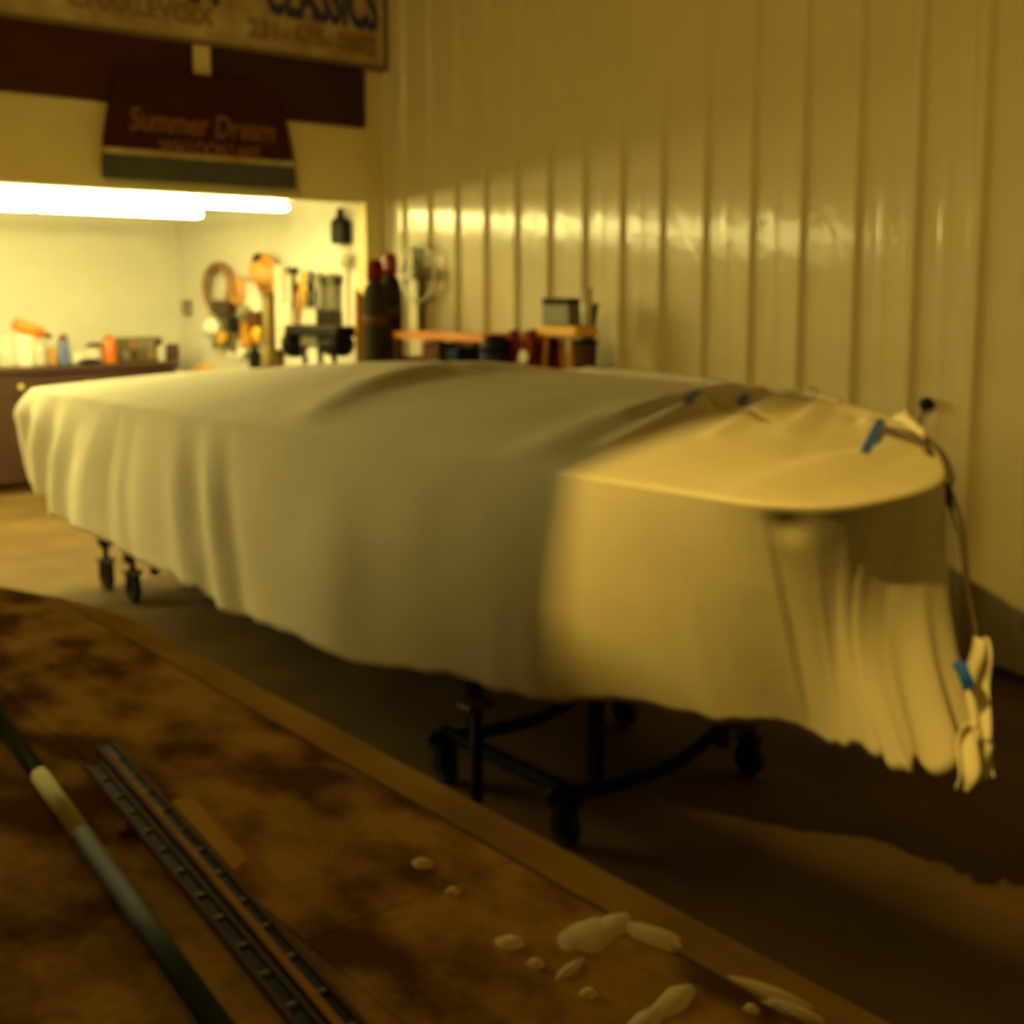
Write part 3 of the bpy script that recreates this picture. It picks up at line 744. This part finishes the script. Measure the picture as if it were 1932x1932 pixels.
# cloth hanging
def hung(name, label, cat, px0, py0, px1, py1, m, off=.05, seed=1, group=None):
    a = wp(px0, py0, off); b = wp(px1, py1, off); bm = bmesh.new(); NU, NV = 14, 16; g = []
    for i in range(NU+1):
        row = []
        for j in range(NV+1):
            u, v = i/NU, j/NV
            y = lerp(a.y, b.y, u)+(.5-u)*.25*abs(a.y-b.y)*(1-v)*(1 if b.y > a.y else -1)
            z = lerp(a.z, b.z, v)-.03*math.sin(u*math.pi*3+seed)*v
            x = WB-off-.03*math.sin(u*9+seed)*(.3+v)
            row.append(bm.verts.new((x, y, z)))
        g.append(row)
    for i in range(NU):
        for j in range(NV): bm.faces.new((g[i][j], g[i+1][j], g[i+1][j+1], g[i][j+1]))
    c = Vector((WB-off, (a.y+b.y)/2, b.z)); bmesh.ops.translate(bm, vec=-c, verts=bm.verts)
    bmesh.ops.recalc_face_normals(bm, faces=bm.faces)
    o = mesh_obj(name, bm, m, smooth=True, loc=tuple(c)); mo = o.modifiers.new('thick', 'SOLIDIFY'); mo.thickness = .006
    return tag(o, label, cat, group)
GH = 'cloths hung on the bay wall'
hung('hanging_apron', 'pale cloth apron hanging under the tan hat', 'apron', 452, 535, 492, 590, m_rag, .06, 1, GH)
hung('hanging_rag', 'orange-stained rag hanging right of the hose coil', 'rag', 425, 528, 458, 560, m_tan, .04, 3, GH)
hung('hanging_coat', 'long grey-brown coat hanging beside the dark post', 'coat', 490, 540, 514, 690, m_khaki, .05, 5, GH)
hung('hanging_bag', 'olive cloth bag hanging below the hose coil', 'bag', 404, 582, 452, 655, m_greygreen, .07, 7, GH)
hung('hanging_rag', 'pale rag hanging low below the olive bag', 'rag', 436, 640, 462, 672, m_rag, .06, 8, GH)
p = wp(400, 618, .12); tag(mesh_obj('white_hard_hat', blob(.075, .11, .085, 1, .08), m_white, loc=tuple(p)), 'bright white rounded helmet on the bay wall at left', 'helmet')
p = wp(418, 637, .13); tag(mesh_obj('yellow_tape_roll', lathe([(.022, -.02), (.055, -.02), (.055, .02), (.022, .02)], 20, axis='X'), m_yel, loc=tuple(p)), 'yellow tape roll just under the white helmet', 'tape roll')
p = wp(422, 580, .10); tag(mesh_obj('brown_pouch', bxm(-.04, .04, -.16, .16, -.06, .06, bev=.02), m_cab, loc=tuple(p)), 'dark reddish tool pouch below the hose coil', 'pouch')
p = wp(464, 622, .10); tag(mesh_obj('ochre_pouch', bxm(-.03, .04, -.07, .07, -.15, .13, bev=.025), m_ochre, loc=tuple(p)), 'ochre leather sheath in the middle of the hung tools', 'sheath')
p = wp(478, 602, .12); tag(mesh_obj('brown_box', bxm(-.03, .04, -.08, .08, -.06, .06, bev=.015), m_dbrown, loc=tuple(p)), 'dark brown case above the yellow pad', 'case')
p = wp(484, 631, .12); tag(mesh_obj('yellow_pad', blob(.03, .06, .07, 5, .2), m_yel, loc=tuple(p)), 'yellow sanding pad hung beside the ochre sheath', 'pad')
p = wp(481, 680, .12); tag(mesh_obj('black_bottle', lathe([(.045, -.10), (.05, -.09), (.05, .06), (.02, .10), (.018, .13)], 16), m_black, loc=tuple(p)), 'black bottle low on the bay wall behind the boat', 'bottle')
p = wp(384, 700, .08); tag(mesh_obj('yellow_tub', bxm(-.05, .05, -.1, .1, -.06, .05, bev=.015), m_yel, loc=tuple(p)), 'yellow tub at the cover edge right of the cabinet', 'tub')
# tool board
a = wp(534, 505, .02); b = wp(657, 655, .02)
tb = thing('tool_board', 'pale board of hung hand tools on the bay wall', 'tool board', (WB-.011, (a.y+b.y)/2, b.z))
hY = abs(a.y-b.y)/2; hZ = a.z-b.z
mesh_obj('peg_board', bxm(-.01, .010, -hY, hY, 0, hZ, bev=.002), m_peg, tb)
TL = 'hand tools on the tool board'
def hook_tool(px, py, name, label, cat, m, kind):
    p = wp(px, py, .045); t = thing(name, label, cat, tuple(p), 0, TL)
    if kind == 'wrench':
        mesh_obj('shank', bxm(-.006, .006, -.018, .018, -.30, 0, bev=.004), m, t)
        mesh_obj('jaw', prism([(-.04, .01), (-.045, .07), (-.015, .05), (.0, .03), (.02, .06), (.045, .06), (.04, .0), (0, -.02)], -.010, .010, 'YZ'), m, t)
        mesh_obj('grip', bxm(-.012, .012, -.028, .028, -.34, -.20, bev=.009), m_dkgreen, t)
    elif kind == 'pliers':
        mesh_obj('jaw', prism([(-.02, 0), (-.012, .09), (0, .10), (.012, .09), (.02, 0)], -.010, .010, 'YZ'), m, t)
        for s in (-1, 1): mesh_obj('handle', tbm([(0, s*.012, 0), (0, s*.045, -.08), (0, s*.035, -.18)], .013, 8), m, t, True)
    elif kind == 'hammer':
        mesh_obj('handle', tbm([(0, 0, .0), (0, 0, -.28)], [.012, .016], 8), m_dbrown, t, True)
        mesh_obj('head', lathe([(.022, -.06), (.026, -.02), (.018, .02), (.026, .06)], 14, axis='Y', loc=(0, 0, .02)), m, t, True)
    elif kind == 'saw':
        mesh_obj('blade', prism([(-.05, .05), (.05, .05), (.02, -.30), (.0, -.30)], -.002, .002, 'YZ'), m, t)
        mesh_obj('handle', bxm(-.012, .012, -.06, .06, .05, .13, bev=.012), m_dbrown, t)
hook_tool(552, 515, 'claw_hammer', 'black-headed hammer at the top left of the tool board', 'hammer', m_black, 'hammer')
hook_tool(572, 535, 'yellow_pliers', 'yellow-handled pliers on the tool board', 'pliers', m_yel, 'pliers')
hook_tool(586, 535, 'pliers', 'black pliers beside the yellow pliers', 'pliers', m_black, 'pliers')
hook_tool(600, 530, 'wrench', 'grey wrench left of centre on the tool board', 'wrench', m_grey, 'wrench')
hook_tool(612, 535, 'wrench', 'dark olive wrench in the middle of the tool board', 'wrench', m_dkgreen, 'wrench')
hook_tool(624, 532, 'wrench', 'grey-green wrench right of the middle one', 'wrench', m_greygreen, 'wrench')
hook_tool(636, 535, 'wrench', 'dark wrench at the right of the tool board', 'wrench', m_dkgreen, 'wrench')
hook_tool(560, 565, 'hand_saw', 'small brown-handled saw low on the tool board', 'saw', m_brown, 'saw')
p = wp(545, 600, .06); tag(mesh_obj('white_bottle', lathe([(.045, -.12), (.05, -.1), (.05, .07), (.02, .12)], 16), m_rag, loc=tuple(p)), 'pale rounded bottle at the left of the tool board', 'bottle')
p = wp(447, 548, .10)
t = thing('cord_bundle', 'orange cord bundle beside the brown hose coil', 'cord', tuple(p))
for k in range(4):
    mesh_obj('cord_loop', tbm([(.012*(k-1.5), (.055+.008*k)*math.cos(a), (.11+.006*k)*math.sin(a)) for a in [2*math.pi*i/28 for i in range(29)]], .011, 6), m_tan, t, True)
p = wp(462, 590, .14); tag(mesh_obj('palm_sander', blob(.05, .07, .06, 9, .35), m_grey, loc=tuple(p)), 'grey palm sander hung at the foot of the pale apron', 'sander')
p = wp(440, 612, .16); tag(mesh_obj('dark_pulley', lathe([(.03, -.03), (.07, -.025), (.055, 0), (.07, .025), (.03, .03)], 20, axis='X'), m_black, loc=tuple(p)), 'small black pulley right of the white helmet', 'pulley')
p = wp(531, 500, .05); q2 = wp(531, 660, .05)
tag(mesh_obj('paper_roll', lathe([(.03, 0), (.042, .01), (.042, p.z-q2.z-.02), (.03, p.z-q2.z)], 16), m_rag, loc=tuple(q2)), 'tall pale paper roll between the dark post and the tool board', 'paper roll')
# dark bench machine on a stand
MX = 4.30; mp_ = atX(600, 620, MX)
ms = thing('machine_stand', 'black bench machine on a splayed stand before the tool board', 'machine', (MX, mp_.y, 0))
ma = atX(545, 612, MX).y-mp_.y; mb = atX(658, 612, MX).y-mp_.y; zt_ = atX(600, 614, MX).z; zl_ = atX(600, 655, MX).z
mesh_obj('machine_top', bxm(-.10, .10, mb, ma*.75, zt_-.07, zt_, bev=.01), m_black, ms)
mesh_obj('motor', lathe([(.06, -.10), (.085, -.09), (.085, .09), (.06, .10)], 18, axis='Y', loc=(0, mb*.62, zl_+.03)), m_black, ms, True)
mesh_obj('grinding_wheel', lathe([(.03, -.03), (.10, -.028), (.10, .028), (.03, .03)], 20, axis='Y', loc=(0, ma*.80, zt_-.14)), m_black, ms, True)
mesh_obj('machine_body', bxm(-.08, .08, -.12, .12, zl_, zt_-.06, bev=.02), m_greygreen, ms)
for (ya, yb) in ((ma*.55, ma*.15), (-.02, -.12), (mb*.4, mb*.9)):
    mesh_obj('leg', tbm([(0, ya, zl_+.04), (-.05, yb*1.0, zl_-.25), (-.12, yb*1.5, 0.0)], .02, 8), m_black, ms, True)

# ================================================================ CORNER: cylinders, shelf, clutter by the sheet wall
def cylinder_tank(label, px, py, X, r, cap_m):
    p = atX(px, py, X); H = p.z; t = thing('gas_cylinder', label, 'gas cylinder', (p.x, p.y, 0), 0, 'gas cylinders in the corner')
    mesh_obj('cylinder_body', lathe([(r*.92, 0), (r, .02), (r, H-.26), (r*.85, H-.19), (r*.5, H-.14), (r*.36, H-.12)], 24), m_dkgreen, t, True)
    mesh_obj('cylinder_cap', lathe([(r*.62, H-.13), (r*.66, H-.10), (r*.60, H-.02), (r*.35, H)], 20), cap_m, t, True)
    mesh_obj('cylinder_label', lathe([(r+.001, H-.42), (r+.002, H-.42), (r+.002, H-.36), (r+.001, H-.36)], 24), m_dbrown, t, True)
cylinder_tank('olive gas cylinder with dark red cap nearer the jamb', 707, 490, 4.22, .085, m_dred)
cylinder_tank('olive gas cylinder with bright red cap, taller one beside the metal wall', 735, 478, 4.46, .080, m_red)
p = atX(690, 560, 4.40)
tag(mesh_obj('leaning_plank', prism([(-.03, 0), (.03, 0), (.03, p.z), (-.03, p.z+.06)], -.012, .012, 'XZ'), m_ochre, loc=(p.x-.03, 6.95, 0)), 'narrow orange-brown plank leaning beside the bay jamb', 'plank')
p = atX(782, 515, 4.60)
t = thing('wall_fan', 'pale grey-green round wall fan beside the gas cylinders', 'fan', (4.63, p.y, p.z))
mesh_obj('fan_ring', tbm([(0, .19*math.cos(a), .19*math.sin(a)) for a in [2*math.pi*i/32 for i in range(33)]], .012, 8), m_peg, t, True)
for k in range(4):
    bm = bmesh.new(); box(bm, -.004, .004, .03, .17, -.045, .045, bev=.003); bm.transform(Matrix.Rotation(k*math.pi/2, 4, 'X') @ Matrix.Rotation(.4, 4, 'Y')); mesh_obj('fan_blade', bm, m_greygreen, t)
mesh_obj('fan_hub', lathe([(.04, -.03), (.045, .02), (.03, .035)], 14, axis='X'), m_grey, t, True)
mesh_obj('fan_bracket', bxm(.0, .04, -.02, .02, -.42, -.02, bev=.003), m_greygreen, t)
# orange shelf rack
SXa, SXb = 4.28, 4.62; ya = atX(912, 630, SXa).y; yb = atX(742, 630, SXa).y; ZT = atX(830, 628, SXa).z
t = thing('shelf_rack', 'low orange-brown shelf rack along the ribbed metal wall', 'shelf', ((SXa+SXb)/2, (ya+yb)/2, 0))
hy = (yb-ya)/2; hx = (SXb-SXa)/2
for z in (ZT, ZT-.34, ZT-.68, .18): mesh_obj('shelf_board', bxm(-hx, hx, -hy, hy, z-.045, z, bev=.004), m_ochre if z < ZT else m_orange2, t)
for sx in (-1, 1):
    for yy in (-hy+.02, 0, hy-.02): mesh_obj('shelf_post', bxm(sx*(hx-.02)-.018, sx*(hx-.02)+.018, yy-.018, yy+.018, 0, ZT-.046, bev=.003), m_dbrown, t)
def shelf_box(label, px, X, w_, h_, m, name='storage_box'):
    y = atX(px, 660, X).y; return tag(mesh_obj(name, bxm(-.08, .08, -w_/2, w_/2, 0, h_, bev=.012), m, loc=(X, y, ZT-.34)), label, 'box', 'boxes on the orange rack')
shelf_box('reddish box at the left of the orange rack under its top board', 795, 4.42, .36, .17, m_dred)
shelf_box('dark brown box near the middle of the orange rack', 828, 4.42, .15, .27, m_dbrown)
shelf_box('blue-black case right of the middle of the orange rack', 864, 4.40, .20, .25, m_navy)
shelf_box('rust-brown box at the right of the orange rack', 893, 4.42, .18, .14, m_cab)
# low table carrying the clutter by the wall
TZ = 0.92
tyA, tyB = 4.30, 5.34
t = thing('side_table', 'low dark wooden side table behind the covered boat carrying clutter', 'table', (4.33, (tyA+tyB)/2, 0))
mesh_obj('tabletop', bxm(-.31, .17, (tyA-tyB)/2, (tyB-tyA)/2, TZ-.04, TZ, bev=.004), m_dbrown, t)
for sx in (-1, 1):
    for sy in (-1, 1): mesh_obj('leg', bxm(sx*.21-.07-.025, sx*.21-.07+.025, sy*.47-.025, sy*.47+.025, 0, TZ-.041, bev=.003), m_dbrown, t)
p = atX(935, 628, 4.33); H = p.z-TZ
t = thing('blue_drum', 'blue-black round drum with rounded lid right of the orange rack', 'drum', (4.17, atX(937, 628, 4.17).y, TZ))
mesh_obj('drum_body', lathe([(.065, 0), (.085, .02), (.092, H*.75), (.088, H*.8)], 24), m_navy, t, True)
mesh_obj('drum_lid', lathe([(.095, H*.8), (.097, H*.86), (.06, H*.97), (.02, H)], 24), m_black, t, True)
p = atX(962, 618, 4.48)
t = thing('olive_lantern', 'small olive lantern peeking up behind the blue-black drum', 'lantern', (4.43, 5.10, TZ))
H = p.z-TZ-.0
mesh_obj('lantern_body', lathe([(.05, 0), (.055, .02), (.055, H*.7), (.03, H*.85)], 18), m_greygreen, t, True)
mesh_obj('lantern_bail', tbm([(0, .05*math.cos(a), H*.80+.07*math.sin(a)) for a in [math.pi*i/14 for i in range(15)]], .008, 8), m_greygreen, t, True)
# red sack truck-like pyramid: red step stool
pl = atX(972, 690, 4.30); pr_ = atX(1035, 690, 4.30); pt = atX(1003, 622, 4.30)
cy = (pl.y+pr_.y)/2; hw = (pl.y-pr_.y)/2; H = pt.z-TZ
t = thing('red_step_stool', 'dark red folding step stool with a white disc at its foot', 'step stool', (4.30, cy-.02, TZ))
for s in (-1, 1):
    mesh_obj('side_frame', prism([(s*hw*1.25, 0), (s*hw*.85, 0), (s*hw*.30, H), (s*hw*.62, H)], -.10, -.07, 'YZ'), m_dred, t)
    mesh_obj('side_frame', prism([(s*hw*1.25, 0), (s*hw*.85, 0), (s*hw*.30, H), (s*hw*.62, H)], .07, .10, 'YZ'), m_dred, t)
for k in range(3): mesh_obj('tread', bxm(-.10, .10, -hw*(1.0-.28*k), hw*(1.0-.28*k), .06+k*H*.33, .09+k*H*.33, bev=.004), m_dred, t)
mesh_obj('back_panel', prism([(-hw*1.05, .0), (hw*1.05, .0), (hw*.42, H-.02), (-hw*.42, H-.02)], .03, .05, 'YZ'), m_dred, t)
p = atX(982, 674, 4.14); tag(mesh_obj('white_disc', lathe([(.03, -.01), (.038, -.006), (.038, .006), (.03, .01)], 20, axis='X'), m_peg, loc=(4.165, p.y, p.z)), 'small cream disc leaning against the red step stool', 'disc')
# yellow stool with box on top and dark bucket below
sa = atX(1012, 626, 4.25); sb = atX(1100, 626, 4.25); cy = (sa.y+sb.y)/2+.03; hw = (sa.y-sb.y)/2*.86; SZ = atX(1055, 615, 4.25).z-TZ
t = thing('yellow_stool', 'ochre-yellow wooden stool on the table with a dark bucket beneath', 'stool', (4.335, cy, TZ))
mesh_obj('seat', bxm(-.085, .085, -hw, hw, SZ-.06, SZ, bev=.012), m_yel, t)
for sx in (-1, 1):
    for sy in (-1, 1):
        mesh_obj('leg', tbm([(sx*.06, sy*hw*.62, SZ-.055), (sx*.075, sy*hw*.80, 0)], .016, 8), m_ochre, t, True)
p = atX(1074, 640, 4.20)
t = thing('dark_bucket', 'dark brown tapered bucket under the yellow stool seat', 'bucket', (4.335, p.y+.03, TZ))
mesh_obj('bucket_body', lathe([(.045, 0), (.05, .01), (.070, SZ-.10), (.072, SZ-.095)], 22), m_dbrown, t, True)
mesh_obj('bucket_rim', lathe([(.072, SZ-.095), (.077, SZ-.09), (.077, SZ-.075), (.072, SZ-.072)], 22), m_black, t, True)
ba = atX(1022, 600, 4.30); bb_ = atX(1073, 600, 4.30); bz = atX(1048, 563, 4.30).z
bw = (ba.y-bb_.y)/2; bh = bz-(TZ+SZ)
t = thing('square_can', 'square olive can with a dark top band standing on the yellow stool', 'can', (4.35, (ba.y+bb_.y)/2, TZ+SZ+.001))
mesh_obj('can_body', bxm(-.05, .05, -bw, bw, 0, bh*.78, bev=.006), m_greygreen, t)
mesh_obj('can_top', bxm(-.052, .052, -bw-.002, bw+.002, bh*.781, bh, bev=.006), m_dkgreen, t)
p = atX(1090, 600, 4.27)
t = thing('plastic_beaker', 'milky plastic beaker right of the square olive can on the stool', 'beaker', (4.33, p.y, TZ+SZ+.001))
mesh_obj('beaker_body', lathe([(.022, 0), (.026, .01), (.034, .20), (.030, .20), (.024, .02)], 20), m_clear, t, True)
p = atX(1112, 640, 4.45)
t = thing('green_pole', 'slim grey-green stake with a forked top against the ribbed wall', 'stake', (4.545, atX(1112, 640, 4.52).y, 0))
zt_ = atX(1118, 572, 4.52).z
mesh_obj('stake_shaft', tbm([(0, .04, 0), (0, .02, zt_-.25), (0, -.02, zt_)], .018, 8), m_greygreen, t, True)
mesh_obj('stake_fork', tbm([(0, .02, zt_-.22), (-.02, .06, zt_-.12), (-.02, .07, zt_-.03)], .010, 8), m_greygreen, t, True)
# wall outlet with cord
p = atX(1750, 762, WX-.03)
t = thing('wall_outlet', 'small dark outlet with a thin cord on the ribbed metal wall', 'outlet', (WX-.03, p.y, p.z))
mesh_obj('outlet_plug', lathe([(.012, -.035), (.026, -.03), (.030, 0), (.022, .02)], 16, axis='X'), m_black, t, True)
pts = [Vector(p) for p in (atX(1744, 770, WX-.055), atX(1738, 782, WX-.05), atX(1733, 800, WX-.045), atX(1732, 830, WX-.04), atX(1734, 860, WX-.04), atX(1738, 980, WX-.04))]
bm = tbm([q_-Vector(t.location) for q_ in pts], .006, 8); mesh_obj('cord', bm, m_greygreen, t, True)
